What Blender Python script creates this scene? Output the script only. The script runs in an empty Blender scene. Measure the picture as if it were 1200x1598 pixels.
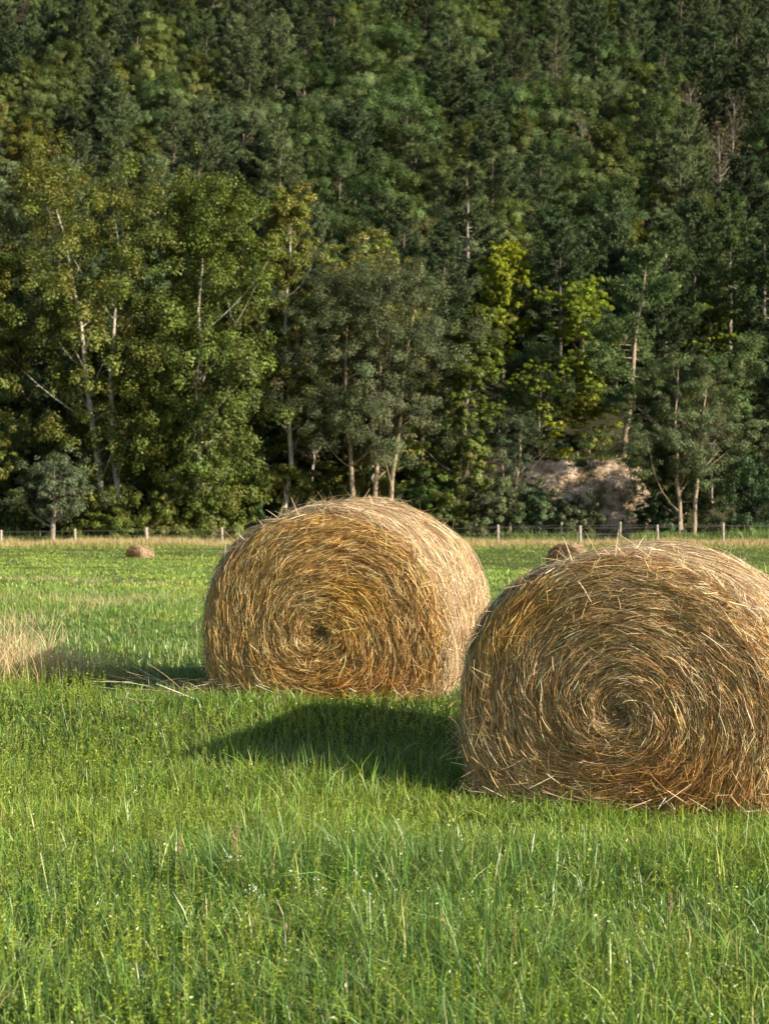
import bpy, math
import numpy as np
from mathutils import Vector

# ------------------------------------------------------------------ camera
sc = bpy.context.scene
COL = sc.collection
F = 2664.0            # focal length in photograph pixels (1200 wide)
HORIZ = 825.0         # pixel row of eye level
EYE = 1.5
cam_d = bpy.data.cameras.new('camera')
cam = bpy.data.objects.new('camera', cam_d)
COL.objects.link(cam)
cam.location = (0, 0, EYE)
cam.rotation_euler = (math.radians(90) + math.atan((HORIZ - 799) / F), 0, 0)
cam_d.lens = 60.0
cam_d.sensor_width = 36.0
cam_d.clip_start = 0.1
cam_d.clip_end = 2000
cam_d.dof.use_dof = True
cam_d.dof.focus_distance = 9.6
cam_d.dof.aperture_fstop = 6.3
sc.camera = cam

# ------------------------------------------------------------------ world + sun
SUN_AZ = math.radians(118.5)     # clockwise from +Y (view direction): right, behind the camera
SUN_EL = math.radians(25.5)
w = bpy.data.worlds.new('World'); sc.world = w
w.use_nodes = True
nt = w.node_tree
sky = nt.nodes.new('ShaderNodeTexSky')
sky.sky_type = 'NISHITA'; sky.sun_disc = False
sky.sun_elevation = SUN_EL; sky.sun_rotation = SUN_AZ
bg = nt.nodes['Background']
nt.links.new(sky.outputs[0], bg.inputs[0])
bg.inputs[1].default_value = 0.085
sd = bpy.data.lights.new('sun', 'SUN')
sd.energy = 5.0; sd.angle = math.radians(0.5); sd.color = (1.0, 0.89, 0.72)
so = bpy.data.objects.new('sun', sd); COL.objects.link(so)
sdir = Vector((math.sin(SUN_AZ) * math.cos(SUN_EL), math.cos(SUN_AZ) * math.cos(SUN_EL), math.sin(SUN_EL)))
so.rotation_euler = sdir.to_track_quat('Z', 'Y').to_euler()
so.location = sdir * 60
sc.view_settings.view_transform = 'Standard'
sc.view_settings.look = 'None'
sc.view_settings.exposure = 0.85
sc.view_settings.gamma = 1.0
sc.cycles.max_bounces = 6
sc.cycles.diffuse_bounces = 3
sc.cycles.transmission_bounces = 3
sc.cycles.transparent_max_bounces = 4

# ------------------------------------------------------------------ helpers
def npmesh(name, V, Q, C=None, smooth=False):
    V = np.asarray(V, np.float32).reshape(-1, 3); Q = np.asarray(Q, np.int32).reshape(-1, 4)
    me = bpy.data.meshes.new(name)
    me.vertices.add(len(V)); me.vertices.foreach_set('co', V.ravel())
    me.loops.add(Q.size); me.loops.foreach_set('vertex_index', Q.ravel())
    me.polygons.add(len(Q))
    me.polygons.foreach_set('loop_start', np.arange(0, Q.size, 4, dtype=np.int32))
    if smooth: me.polygons.foreach_set('use_smooth', np.ones(len(Q), bool))
    if C is not None:
        C = np.asarray(C, np.float32)
        a = me.attributes.new('Col', 'FLOAT_COLOR', 'FACE')
        a.data.foreach_set('color', np.concatenate([C, np.ones((len(C), 1), np.float32)], 1).ravel())
    me.update(calc_edges=True)
    return me

def link(name, me, mats, parent=None):
    o = bpy.data.objects.new(name, me); COL.objects.link(o)
    for m in (mats if isinstance(mats, (list, tuple)) else [mats]): me.materials.append(m)
    if parent: o.parent = parent
    return o

def tag(o, label=None, cat=None, group=None, kind=None):
    if label: o['label'] = label
    if cat: o['category'] = cat
    if group: o['group'] = group
    if kind: o['kind'] = kind
    return o

def empty(name, loc, rz=0.0):
    o = bpy.data.objects.new(name, None); COL.objects.link(o)
    o.location = loc; o.rotation_euler = (0, 0, rz); o.empty_display_size = 0.3
    return o

def copy_tree(o, parent=None):
    c = o.copy(); COL.objects.link(c); c.parent = parent
    for ch in o.children: copy_tree(ch, c)
    return c

class Acc:                      # gathers quads
    def __init__(s): s.V = []; s.Q = []; s.C = []; s.n = 0
    def add(s, V, Q, C):
        V = np.asarray(V, np.float32).reshape(-1, 3)
        s.V.append(V); s.Q.append(np.asarray(Q, np.int64) + s.n); s.n += len(V)
        C = np.asarray(C, np.float32)
        if C.ndim == 1: C = np.tile(C, (len(Q), 1))
        s.C.append(C)
    def mesh(s, name, smooth=False):
        return npmesh(name, np.concatenate(s.V), np.concatenate(s.Q), np.concatenate(s.C), smooth)

def unit(a): return a / np.maximum(np.linalg.norm(a, axis=-1, keepdims=True), 1e-9)

def tube(acc, P, R, col, sides=6):
    P = np.asarray(P, float); R = np.asarray(R, float); n = len(P)
    T = unit(np.gradient(P, axis=0))
    ref = np.array([0.31, 0.95, 0.05])
    U = unit(np.cross(T, ref)); W = np.cross(T, U)
    a = np.linspace(0, 2 * math.pi, sides, endpoint=False)
    V = P[:, None] + R[:, None, None] * (np.cos(a)[None, :, None] * U[:, None] + np.sin(a)[None, :, None] * W[:, None])
    i = np.arange(n - 1)[:, None] * sides; j = np.arange(sides)[None]; k = (j + 1) % sides
    Q = np.stack([i + j, i + k, i + sides + k, i + sides + j], -1).reshape(-1, 4)
    acc.add(V.reshape(-1, 3), Q, col)

def ribbons(P, Wd, w):
    """P (N,K,3) centre lines, Wd (N,K,3) width directions, w (N,K) half widths -> V, Q"""
    N, K, _ = P.shape
    V = np.stack([P - Wd * w[..., None], P + Wd * w[..., None]], 2).reshape(-1, 3)
    b = (np.arange(N) * K * 2)[:, None] + (np.arange(K - 1) * 2)[None]
    Q = np.stack([b, b + 1, b + 3, b + 2], -1).reshape(-1, 4)
    return V, Q

def rand_unit(r, n):
    return unit(r.normal(size=(n, 3)))

def leaf_quads(c, nrm, size, r, aspect=0.62):
    n = len(c)
    u = unit(np.cross(nrm, rand_unit(r, n))); v = np.cross(nrm, u)
    size = np.broadcast_to(size, (n,))[:, None]
    fold = nrm * size * 0.10
    V = np.stack([c - u * size * .5, c - v * size * .5 * aspect + fold, c + u * size * .5, c + v * size * .5 * aspect + fold], 1)
    return V.reshape(-1, 3), np.arange(n * 4).reshape(-1, 4)

def make_noise(seed, octs=4, base=1.0):
    r = np.random.default_rng(seed); comps = []
    for o in range(octs):
        for _ in range(5):
            a = r.uniform(0, 2 * math.pi); f = base * 2 ** o * r.uniform(.7, 1.4)
            comps.append((math.cos(a) * f, math.sin(a) * f, r.uniform(0, 6.28), .6 ** o))
    tot = sum(c[3] for c in comps) ** .5
    def f(x, y):
        s = 0
        for kx, ky, p, am in comps: s = s + am * np.sin(kx * x + ky * y + p)
        return s / tot / 1.2
    return f

def sstep(a, b, x):
    t = np.clip((x - a) / (b - a), 0, 1); return t * t * (3 - 2 * t)

def px(u, d): return (u - 600.0) / F * d
def pz(v, d): return EYE - (v - HORIZ) / F * d

# ------------------------------------------------------------------ materials
def nodemat(name):
    m = bpy.data.materials.new(name); m.use_nodes = True
    return m, m.node_tree, m.node_tree.nodes['Principled BSDF']

def leafmat(name, rough=0.5, trans=0.28, spec=0.35, vary=0.35, tcol=(1.15, 1.25, 0.6)):
    m, t, b = nodemat(name)
    at = t.nodes.new('ShaderNodeAttribute'); at.attribute_name = 'Col'
    oi = t.nodes.new('ShaderNodeObjectInfo')
    mr = t.nodes.new('ShaderNodeMapRange')
    mr.inputs['To Min'].default_value = 1 - vary; mr.inputs['To Max'].default_value = 1 + vary
    t.links.new(oi.outputs['Random'], mr.inputs['Value'])
    hs = t.nodes.new('ShaderNodeHueSaturation')
    t.links.new(at.outputs['Color'], hs.inputs['Color']); t.links.new(mr.outputs[0], hs.inputs['Value'])
    t.links.new(hs.outputs[0], b.inputs['Base Color'])
    b.inputs['Roughness'].default_value = rough
    b.inputs['Specular IOR Level'].default_value = spec
    if trans > 0:
        tr = t.nodes.new('ShaderNodeBsdfTranslucent')
        mx = t.nodes.new('ShaderNodeMix'); mx.data_type = 'RGBA'; mx.blend_type = 'MULTIPLY'
        mx.inputs[0].default_value = 1
        t.links.new(hs.outputs[0], mx.inputs[6]); mx.inputs[7].default_value = (*tcol, 1)
        t.links.new(mx.outputs[2], tr.inputs[0])
        ms = t.nodes.new('ShaderNodeMixShader'); ms.inputs[0].default_value = trans
        t.links.new(b.outputs[0], ms.inputs[1]); t.links.new(tr.outputs[0], ms.inputs[2])
        t.links.new(ms.outputs[0], t.nodes['Material Output'].inputs[0])
    return m

M_leaf = leafmat('leaf', 0.5, 0.25, 0.3, 0.12)
M_hill = leafmat('hill_leaf', 0.8, 0.2, 0.08, 0.38)
M_needle = leafmat('needle', 0.65, 0.15, 0.15, 0.35)
M_grass = leafmat('grass_blade', 0.36, 0.26, 0.5, 0.0, (1.2, 1.25, 0.45))
M_dry = leafmat('dry_grass', 0.7, 0.3, 0.2, 0.0, (1.1, 1.0, 0.7))
M_straw = leafmat('straw', 0.55, 0.12, 0.3, 0.0, (1.1, 0.95, 0.6))
M_bark = leafmat('bark', 0.9, 0.0, 0.15, 0.0)

def barkdetail(m):
    t = m.node_tree; b = t.nodes['Principled BSDF']
    tc = t.nodes.new('ShaderNodeTexCoord'); mp = t.nodes.new('ShaderNodeMapping')
    mp.inputs['Scale'].default_value = (7, 7, 1.6)
    n = t.nodes.new('ShaderNodeTexNoise'); n.inputs['Scale'].default_value = 1.6; n.inputs['Detail'].default_value = 6
    t.links.new(tc.outputs['Object'], mp.inputs[0]); t.links.new(mp.outputs[0], n.inputs[0])
    mr = t.nodes.new('ShaderNodeMapRange'); mr.inputs['From Min'].default_value = .3; mr.inputs['From Max'].default_value = .7
    mr.inputs['To Min'].default_value = .45; mr.inputs['To Max'].default_value = 1.3
    t.links.new(n.outputs[0], mr.inputs[0])
    src = b.inputs['Base Color'].links[0].from_socket
    mx = t.nodes.new('ShaderNodeMix'); mx.data_type = 'RGBA'; mx.blend_type = 'MULTIPLY'; mx.inputs[0].default_value = 1
    t.links.new(src, mx.inputs[6]); t.links.new(mr.outputs[0], mx.inputs[7]); t.links.new(mx.outputs[2], b.inputs['Base Color'])
    bp = t.nodes.new('ShaderNodeBump'); bp.inputs['Strength'].default_value = .6; bp.inputs['Distance'].default_value = .05
    t.links.new(n.outputs[0], bp.inputs['Height']); t.links.new(bp.outputs[0], b.inputs['Normal'])
barkdetail(M_bark)

def ramp_mat(name, stops, scale, detail=8, rough=.95, bump=.3, dist=.05, stretch=(1, 1, 1)):
    m, t, b = nodemat(name)
    tc = t.nodes.new('ShaderNodeTexCoord'); mp = t.nodes.new('ShaderNodeMapping'); mp.inputs['Scale'].default_value = stretch
    n = t.nodes.new('ShaderNodeTexNoise'); n.inputs['Scale'].default_value = scale; n.inputs['Detail'].default_value = detail
    n.inputs['Roughness'].default_value = .65
    r = t.nodes.new('ShaderNodeValToRGB')
    while len(r.color_ramp.elements) < len(stops): r.color_ramp.elements.new(.5)
    for e, (p, c) in zip(r.color_ramp.elements, stops): e.position = p; e.color = (*c, 1)
    t.links.new(tc.outputs['Object'], mp.inputs[0]); t.links.new(mp.outputs[0], n.inputs[0])
    t.links.new(n.outputs[0], r.inputs[0]); t.links.new(r.outputs[0], b.inputs['Base Color'])
    b.inputs['Roughness'].default_value = rough; b.inputs['Specular IOR Level'].default_value = .15
    bp = t.nodes.new('ShaderNodeBump'); bp.inputs['Strength'].default_value = bump; bp.inputs['Distance'].default_value = dist
    t.links.new(n.outputs[0], bp.inputs['Height']); t.links.new(bp.outputs[0], b.inputs['Normal'])
    return m, t, r, b

M_ground = ramp_mat('field_soil', [(.3, (.03, .045, .012)), (.5, (.06, .085, .02)), (.7, (.10, .11, .035))], 1.3, 10)[0]
M_hillg = ramp_mat('forest_floor', [(.3, (.02, .018, .01)), (.55, (.04, .04, .018)), (.75, (.06, .045, .02))], .6, 8, dist=.3)[0]
M_earth = ramp_mat('bare_earth', [(.34, (.07, .075, .03)), (.43, (.24, .17, .10)), (.52, (.60, .44, .31)), (.72, (.74, .58, .43))], .5, 10, dist=.4, bump=.8)[0]
M_core = ramp_mat('packed_hay_shaded', [(.3, (.06, .032, .012)), (.5, (.13, .075, .028)), (.75, (.24, .15, .065))], 14, 8, bump=1, dist=.02)[0]  # crevice shade put into the colour: core darker than the straw over it
M_post = ramp_mat('weathered_wood', [(.3, (.2, .17, .13)), (.5, (.4, .35, .28)), (.75, (.54, .48, .41))], 5, 6, stretch=(3, 3, .5))[0]
M_wire, _t, _b = nodemat('galvanised_wire'); _b.inputs['Base Color'].default_value = (.22, .2, .18, 1); _b.inputs['Metallic'].default_value = .6; _b.inputs['Roughness'].default_value = .6

# ------------------------------------------------------------------ terrain
_n1 = make_noise(3, 3, .05); _n2 = make_noise(5, 3, .25); _n3 = make_noise(9, 4, .5)
YS = np.array([-40, 4, 8.3, 10.3, 11.2, 16, 25, 60, 85, 104, 118, 400.])
ZS = np.array([0, .02, .03, .11, .33, .38, .36, .12, .04, .33, .42, .42])
def ground_z(x, y):
    x = np.asarray(x, float); y = np.asarray(y, float)
    z = np.interp(y, YS, ZS)
    z = z - .62 * np.exp(-(((x - 8.5) / 9) ** 2 + ((y - 76) / 14) ** 2))
    z = z + .05 * _n1(x, y) * sstep(14, 40, y) + .02 * _n2(x * 2, y * 2)
    bm = sstep(-1, 7, x + .8 * _n2(x, y)) * (1 - sstep(18, 28, x + .8 * _n2(y, x)))
    gen = .55 * np.maximum(0, y - 125.5) + .8 * _n1(x * 1.6, y * 1.6) * sstep(126, 150, y)
    e = 122.2 + .5 * _n2(x * 2.2, y * .3) + .25 * _n3(x, y * .4)
    bank = 6.3 * sstep(e, e + 5.6, y) + .5 * np.maximum(0, y - 130)
    hill = gen * (1 - bm) + np.maximum(gen, bank) * bm
    return z + hill + np.where(y > 124, .25 * _n3(x, y), 0)

def grid_obj(name, xs, ys, mat):
    X, Y = np.meshgrid(xs, ys); Z = ground_z(X, Y)
    V = np.stack([X, Y, Z], -1).reshape(-1, 3)
    nx = len(xs); i = np.arange(len(ys) - 1)[:, None] * nx; j = np.arange(nx - 1)[None]
    Q = np.stack([i + j, i + j + 1, i + nx + j + 1, i + nx + j], -1).reshape(-1, 4)
    return link(name, npmesh(name, V, Q, smooth=True), mat)
xs = np.unique(np.concatenate([np.linspace(-220, -40, 40), np.linspace(-40, 40, 161), np.linspace(40, 220, 40)]))
tag(grid_obj('field_ground', xs, np.unique(np.concatenate([np.linspace(-40, 4, 12), np.linspace(4, 20, 65), np.linspace(20, 121.5, 90)])), M_ground), kind='structure')
tag(grid_obj('hill', xs, np.concatenate([np.linspace(121.5, 135, 55), np.linspace(136, 200, 60), np.linspace(203, 400, 45)]), M_hillg), kind='structure')
# exposed earth of the cut bank: a skin that follows the terrain just above it
bx = np.linspace(6, 20, 90); by = np.linspace(122.4, 127.4, 60)
X, Y = np.meshgrid(bx, by); Z = ground_z(X, Y)
edge = np.minimum(np.minimum((X - 6), (20 - X)) / 2.5, np.minimum((Y - 122.4), (127.4 - Y)) / 1.2) + .45 * _n3(X * 2, Y * 2)
Z = Z + .20 * np.clip(edge, -.4, 1) - .06 + .05 * _n3(X * 6, Y * 6)
V = np.stack([X, Y, Z], -1).reshape(-1, 3); nx = len(bx)
i = np.arange(len(by) - 1)[:, None] * nx; j = np.arange(nx - 1)[None]
tag(link('earth_bank', npmesh('earth_bank', V, np.stack([i + j, i + j + 1, i + nx + j + 1, i + nx + j], -1).reshape(-1, 4), smooth=True), M_earth), kind='structure')

# ------------------------------------------------------------------ hay bales
AX, BU, BD = .85, .80, .76       # half width, height above and depth below the widest point
def section(theta, rho, ax=AX, bu=BU, bd=BD):
    c, s = np.cos(theta), np.sin(theta)
    k = np.where(s < 0, 2.75, 2.0)
    q = (np.abs(c) ** k + np.abs(s) ** k) ** (-1 / k)
    return ax * rho * c * q, np.where(s < 0, bd, bu) * rho * s * q

def straw_cols(r, n, a, b, c, pa, pb):
    u = r.random((n, 1)); k = r.random(n)
    base = np.where((k < pa)[:, None], np.array(a), np.where((k < pa + pb)[:, None], np.array(b), np.array(c)))
    return base * (0.36 + 1.3 * u ** 1.3) * (1 + .08 * r.normal(size=(n, 3)))

def make_bale(seed, loc, rz, L, nface, nside, nloose, face_cols, side_cols, wmul=1.0, sc_=1.0, ax=AX, bu=BU, bd=BD, brown=None, detail=True):
    r = np.random.default_rng(seed)
    nz = make_noise(seed + 1, 4, 3.0); nz2 = make_noise(seed + 2, 3, 2.0); lump = make_noise(seed + 5, 3, 2.2)
    root = empty('hay_bale', loc, rz)
    sec = lambda th, rho: section(th, rho, ax, bu, bd)
    ph0 = r.uniform(0, 6.28)
    def face_y(rho, th):
        k = .13
        rim = np.clip((rho - (1 - k)) / k, 0, 1)
        y = .11 * (1 - np.sqrt(np.maximum(0, 1 - rim ** 2)))
        x, z = sec(th, rho)
        spiral = np.sin(2 * np.pi * (rho * 7.5) + th + ph0 + 1.6 * nz2(x * 1.2, z * 1.2))
        y += .005 * spiral * (1 - rim) + .020 * nz(x, z) * (1 - rim) - .05 * (1 - np.minimum(1, rho / .9) ** 2) + .05 * np.exp(-(rho / .09) ** 2)
        return y
    def side_s(th, y):                         # radial scale of the wrapped side
        return 1 + .026 * lump(np.cos(th) * 1.5 + y, np.sin(th) * 1.5 + y * 2) + .010 * nz2(th * 2, y * 5)
    # core: a lofted body, front face, side, back face
    nt_ = 128; th = np.linspace(0, 2 * math.pi, nt_, endpoint=False)
    rings = []
    for rho in np.linspace(.02, 1, 40):
        x, z = sec(th, rho * .985); rings.append(np.stack([x, face_y(rho + th * 0, th) + .022, z], -1))
    for y in np.linspace(.15, L - .15, 14):
        x, z = sec(th, .985 * side_s(th, y + th * 0)); rings.append(np.stack([x, y + th * 0, z], -1))
    for rho in np.linspace(1, .02, 24):
        x, z = sec(th, rho * .985); rings.append(np.stack([x, L - face_y(rho + th * 0, th) - .022, z], -1))
    V = np.concatenate(rings); m = len(rings)
    i = np.arange(m - 1)[:, None] * nt_; j = np.arange(nt_)[None]; k = (j + 1) % nt_
    Q = np.stack([i + j, i + k, i + nt_ + k, i + nt_ + j], -1).reshape(-1, 4)
    link('hay_core', npmesh('hay_core', V, Q, smooth=True), M_core, root)
    # wound end faces
    for back in (False, True):
        n = nface if not back else nface // 3
        K = 5; t = np.linspace(-.5, .5, K)[None]
        rho = r.random(n) ** .54; rho = np.maximum(rho, .02)
        th0 = r.uniform(0, 2 * math.pi, n)
        ln = r.uniform(.035, .16, n) * (0.5 + .55 * np.minimum(1, rho / .5))
        rm = np.maximum(rho * .75, .08)
        swirl = .10 * r.normal(size=n)
        TH = th0[:, None] + t * (ln / rm)[:, None] * np.sign(1)
        RH = rho[:, None] - .02 * t * (1 if True else 0) + swirl[:, None] * t * ln[:, None] * 1.6 + .012 * r.normal(size=n)[:, None] * t ** 2
        RH = np.clip(RH, .005, 1.005)
        x, z = sec(TH, RH)
        # messy strays: rotate a share of strands about their middle
        mess = (r.random(n) < .17 + .6 * np.exp(-(rho / .15) ** 2) + .16 * (np.sin(th0) < -.45))
        ang = np.where(mess, r.normal(0, .8, n), r.normal(0, .17, n)) + .22 * nz2(2 * np.cos(th0) * rho, 2 * np.sin(th0) * rho + 5)
        cx, cz = x[:, 2:3].copy(), z[:, 2:3].copy(); ca, sa = np.cos(ang)[:, None], np.sin(ang)[:, None]
        x, z = cx + (x - cx) * ca - (z - cz) * sa, cz + (x - cx) * sa + (z - cz) * ca
        # re-derive polar fraction for relief
        thn = np.arctan2(z, x); xe, ze = sec(thn, 1.0); rn = np.sqrt((x * x + z * z) / (xe * xe + ze * ze))
        over = np.maximum(rn, 1.0); x, z, rn = x / over, z / over, rn / over
        lift = r.exponential(.013, n)[:, None] - .014 + r.normal(0, .05, n)[:, None] * t * .6
        y = face_y(rn, thn) - lift
        P = np.stack([x, y, z], -1)
        T = unit(np.gradient(P, axis=1)); roll = r.uniform(-1.2, 1.2, n)[:, None, None]
        nrm = np.array([0, -1, 0.])[None, None]
        B = unit(np.cross(T, nrm)); Wd = B * np.cos(roll) + nrm * np.sin(roll)
        hw = (r.uniform(.0006, .0016, n) * wmul)[:, None] * np.array([.7, 1, 1, 1, .5])[None]
        V, Q = ribbons(P, Wd, hw)
        c = straw_cols(r, n, *face_cols)
        patch = sstep(.1, .9, nz2(cx[:, 0] * 1.4 + 3, cz[:, 0] * 1.4))[:, None]
        c = c * (1 - patch) + c * np.array([1.08, .96, .62]) * patch
        low = sstep(.0, .7, nz(cx[:, 0] * .5 + 9, cz[:, 0] * .5 + 4))[:, None] * .5
        c = c * (1 - low) + c * np.array([.84, .74, .62]) * low
        if brown is not None:                      # damp, rusty straw low on the face
            bxx, bzz, sx, sz = brown
            g = np.exp(-(((cx[:, 0] - bxx) / sx) ** 2 + ((cz[:, 0] - bzz) / sz) ** 2))[:, None]
            g = np.clip(g * 1.1, 0, .85)
            c = c * (1 - g) + c * np.array([.92, .72, .48]) * g
        if back: V[:, 1] = L - V[:, 1]
        link('end_face', npmesh('end_face', V, Q, np.repeat(np.clip(c, .01, .95), K - 1, 0)), M_straw, root)
    # wrapped side
    n = nside; K = 5; t = np.linspace(-.5, .5, K)[None]
    th0 = r.uniform(-1.0, math.pi + 1.0, n); y0 = .02 + (L - .04) * r.random(n)
    ln = r.uniform(.08, .34, n); tilt = r.normal(0, .28, n) + (r.random(n) < .22) * r.normal(0, .9, n)
    TH = th0[:, None] + t * (ln * np.cos(tilt) / .8)[:, None]
    Y = y0[:, None] + t * (ln * np.sin(tilt))[:, None] + r.normal(0, .03, n)[:, None] * (t ** 2)
    Y = np.clip(Y, -.01, L + .01)
    lift = r.exponential(.010, n)[:, None] - .008 + r.normal(0, .02, n)[:, None] * t
    x, z = sec(TH, side_s(TH, Y) + lift)
    e = np.minimum(Y, L - Y); sh = np.where(e < .11, .105 * (1 - np.sqrt(np.clip(1 - (1 - e / .11) ** 2, 0, 1))), 0)
    x *= 1 - sh; z *= 1 - sh
    P = np.stack([x, Y, z], -1); T = unit(np.gradient(P, axis=1))
    nrm = unit(np.stack([x, 0 * x, z], -1)); roll = r.uniform(-1.2, 1.2, n)[:, None, None]
    Wd = unit(np.cross(T, nrm)) * np.cos(roll) + nrm * np.sin(roll)
    hw = (r.uniform(.0006, .0016, n) * wmul)[:, None] * np.array([.7, 1, 1, 1, .5])[None]
    V, Q = ribbons(P, Wd, hw); c = straw_cols(r, n, *side_cols)
    link('wrapped_side', npmesh('wrapped_side', V, Q, np.repeat(np.clip(c, .01, .95), K - 1, 0)), M_straw, root)
    if not nloose: return root
    # loose stalks standing off the bale
    n = nloose; K = 5; t = np.linspace(0, 1, K)[None, :, None]
    th0 = r.uniform(-.6, math.pi + .6, n); front = r.random(n) < .3
    y0 = np.where(front, r.uniform(0, .1, n), r.random(n) * L)
    tuft = r.random(n) < .45; kk = r.integers(0, 26, n); tth = r.uniform(-.5, math.pi + .4, 26); tyy = r.uniform(0, L, 26)
    th0 = np.where(tuft, tth[kk] + r.normal(0, .05, n), th0); y0 = np.where(tuft & ~front, np.clip(tyy[kk] + r.normal(0, .05, n), 0, L), y0)
    x, z = sec(th0, np.full(n, .985)); p0 = np.stack([x, y0, z], -1)
    rad = unit(np.stack([x, np.where(front, -.5, 0) * 1.0, z], -1)); tang = unit(np.stack([-z, 0 * x, x], -1)) * np.where(r.random(n) < .5, -1, 1)[:, None]
    d = unit(rad * r.uniform(.05, .48, n)[:, None] + tang * r.uniform(.3, 1, n)[:, None] + .3 * r.normal(size=(n, 3)))
    ln = r.uniform(.04, .17, n) * (1 + (r.random(n) < .04) * .7)
    P = p0[:, None] + d[:, None] * ln[:, None, None] * t + np.array([0, 0, -1.])[None, None] * (ln ** 2)[:, None, None] * t ** 2 * r.uniform(-.5, 1.6, n)[:, None, None]
    Wd = unit(np.cross(d, rand_unit(r, n)))[:, None].repeat(K, 1)
    hw = (r.uniform(.0009, .0018, n) * wmul)[:, None] * np.array([1, 1, .9, .7, .3])[None]
    V, Q = ribbons(P, Wd, hw); c = straw_cols(r, n, *side_cols) * 1.15
    link('loose_straw', npmesh('loose_straw', V, Q, np.repeat(np.clip(c, .01, .95), K - 1, 0)), M_straw, root)
    root.scale = (sc_,) * 3
    return root

GOLD = ((.72, .48, .18), (.52, .30, .08), (.84, .66, .37), .45, .35)
TAN = ((.68, .46, .21), (.46, .26, .09), (.84, .66, .40), .42, .33)
SIDE = ((.64, .47, .27), (.42, .27, .135), (.84, .68, .46), .46, .29)
BALES = []
D1 = 8.75; x1 = px(967, D1); g1 = float(ground_z(x1, D1 + .6))
b = make_bale(11, (x1, D1, EYE - (1108 - HORIZ) / F * D1), math.radians(-21), 1.45, 150000, 120000, 2800, TAN, SIDE, 1.0, ax=.875, brown=(.33, -.40, .36, .26))
tag(b, 'closest and largest round hay bale, cut off by the right edge of the photo', 'hay bale', 'round hay bales in the field'); BALES.append((x1, D1, -22)); b.rotation_euler.x = math.radians(0.8)
D2 = 11.4; x2 = px(503, D2)
b = make_bale(23, (x2, D2, EYE - (985 - HORIZ) / F * D2), math.radians(-14), 1.4, 125000, 90000, 2300, GOLD, SIDE, 1.1, brown=(.2, -.4, .4, .22))
tag(b, 'whole golden round hay bale left of the closest one, straw trailing at its base', 'hay bale', 'round hay bales in the field'); BALES.append((x2, D2, -14)); b.rotation_euler.x = math.radians(4)
D3 = 76; x3 = px(879, D3)
b = make_bale(31, (x3, D3, EYE - (876 - HORIZ) / F * D3), math.radians(-26), 1.4, 3500, 3500, 0, ((.5, .3, .15), (.42, .24, .11), (.6, .4, .22), .5, .3), SIDE, 6.0, .93)
tag(b, 'small distant reddish round hay bale half hidden behind the top of the closest bale', 'hay bale', 'round hay bales in the field'); BALES.append((x3, D3, -26))
D4 = 84; x4 = px(209, D4)
b = make_bale(37, (x4, D4, float(ground_z(x4, D4)) + .10), math.radians(-25), 1.1, 3000, 3500, 0, ((.50, .35, .18), (.40, .26, .13), (.6, .44, .26), .5, .3), ((.52, .38, .22), (.42, .29, .16), (.62, .47, .3), .5, .3), 6.0, 1.0, ax=.50, bu=.52, bd=.3)
tag(b, 'distant slumped low hay bale near the white fence posts on the left', 'hay bale', 'round hay bales in the field'); BALES.append((x4, D4, -50))

def in_bale(x, y, pad=0.0):
    m = np.zeros(len(x), bool)
    for bxx, byy, a in BALES:
        a = math.radians(a); dx, dy = x - bxx, y - byy
        lx = dx * math.cos(a) + dy * math.sin(a); ly = -dx * math.sin(a) + dy * math.cos(a)
        m |= (np.abs(lx) < .74 + pad) & (ly > .03 - pad) & (ly < 1.38 + pad)
    return m

# ------------------------------------------------------------------ grass
def wedge(r, n, d0, d1, pw=1.0, margin=2.4):
    """points inside the seen wedge, denser towards d0 when pw>1"""
    u = r.random(n)
    e = 2 - pw
    d = (d0 ** e + u * (d1 ** e - d0 ** e)) ** (1 / e) if abs(e) > 1e-3 else d0 * (d1 / d0) ** u
    x = (r.random(n) * 2 - 1) * (d * .2252 + margin)
    return x, d

def blades(r, x, y, h, hw, lean, cols, K=4, root_sink=.01, a=None):
    n = len(x); z = ground_z(x, y) - root_sink
    t = np.linspace(0, 1, K)[None]
    a = r.uniform(0, 2 * math.pi, n) if a is None else a; ld = np.stack([np.cos(a), np.sin(a), 0 * a], -1)
    bend = lean[:, None] * t ** 1.8
    P = np.stack([x, y, z], -1)[:, None] + ld[:, None] * (bend * h[:, None])[..., None]
    P[..., 2] += h[:, None] * (t - .38 * lean[:, None] * t ** 2.4)
    f = a + r.normal(math.pi / 2, .7, n)
    Wd = np.stack([np.cos(f), np.sin(f), .15 * r.normal(size=n)], -1)[:, None].repeat(K, 1)
    prof = {3: [1, .85, .12], 4: [.8, 1, .7, .1]}[K]
    V, Q = ribbons(P, Wd, hw[:, None] * np.array(prof)[None])
    return V, Q, np.repeat(np.clip(cols, .004, .9), K - 1, 0)

gn = make_noise(71, 4, .9); gn2 = make_noise(72, 4, .35); gn3 = make_noise(73, 3, .12)
G_A = np.array([.105, .205, .05]); G_B = np.array([.28, .37, .055]); G_C = np.array([.40, .49, .15]); G_D = np.array([.46, .42, .20])
def grass_cols(r, x, y, dry):
    n = len(x)
    m = sstep(-.6, .7, gn(x, y))[:, None] * .55 + r.random((n, 1)) * .45
    c = G_A * (1 - m) + G_B * m
    k = r.random(n)
    c = np.where((k < .085)[:, None], G_C, c)
    c = np.where((k > 1 - dry)[:, None], G_D, c)
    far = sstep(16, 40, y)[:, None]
    return c * (.55 + .9 * r.random((n, 1)) * (1 - .45 * far) + .15 * far) * (1 + .06 * r.normal(size=(n, 3))) * (1 + far * np.array([.5, .42, .3]))

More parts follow.
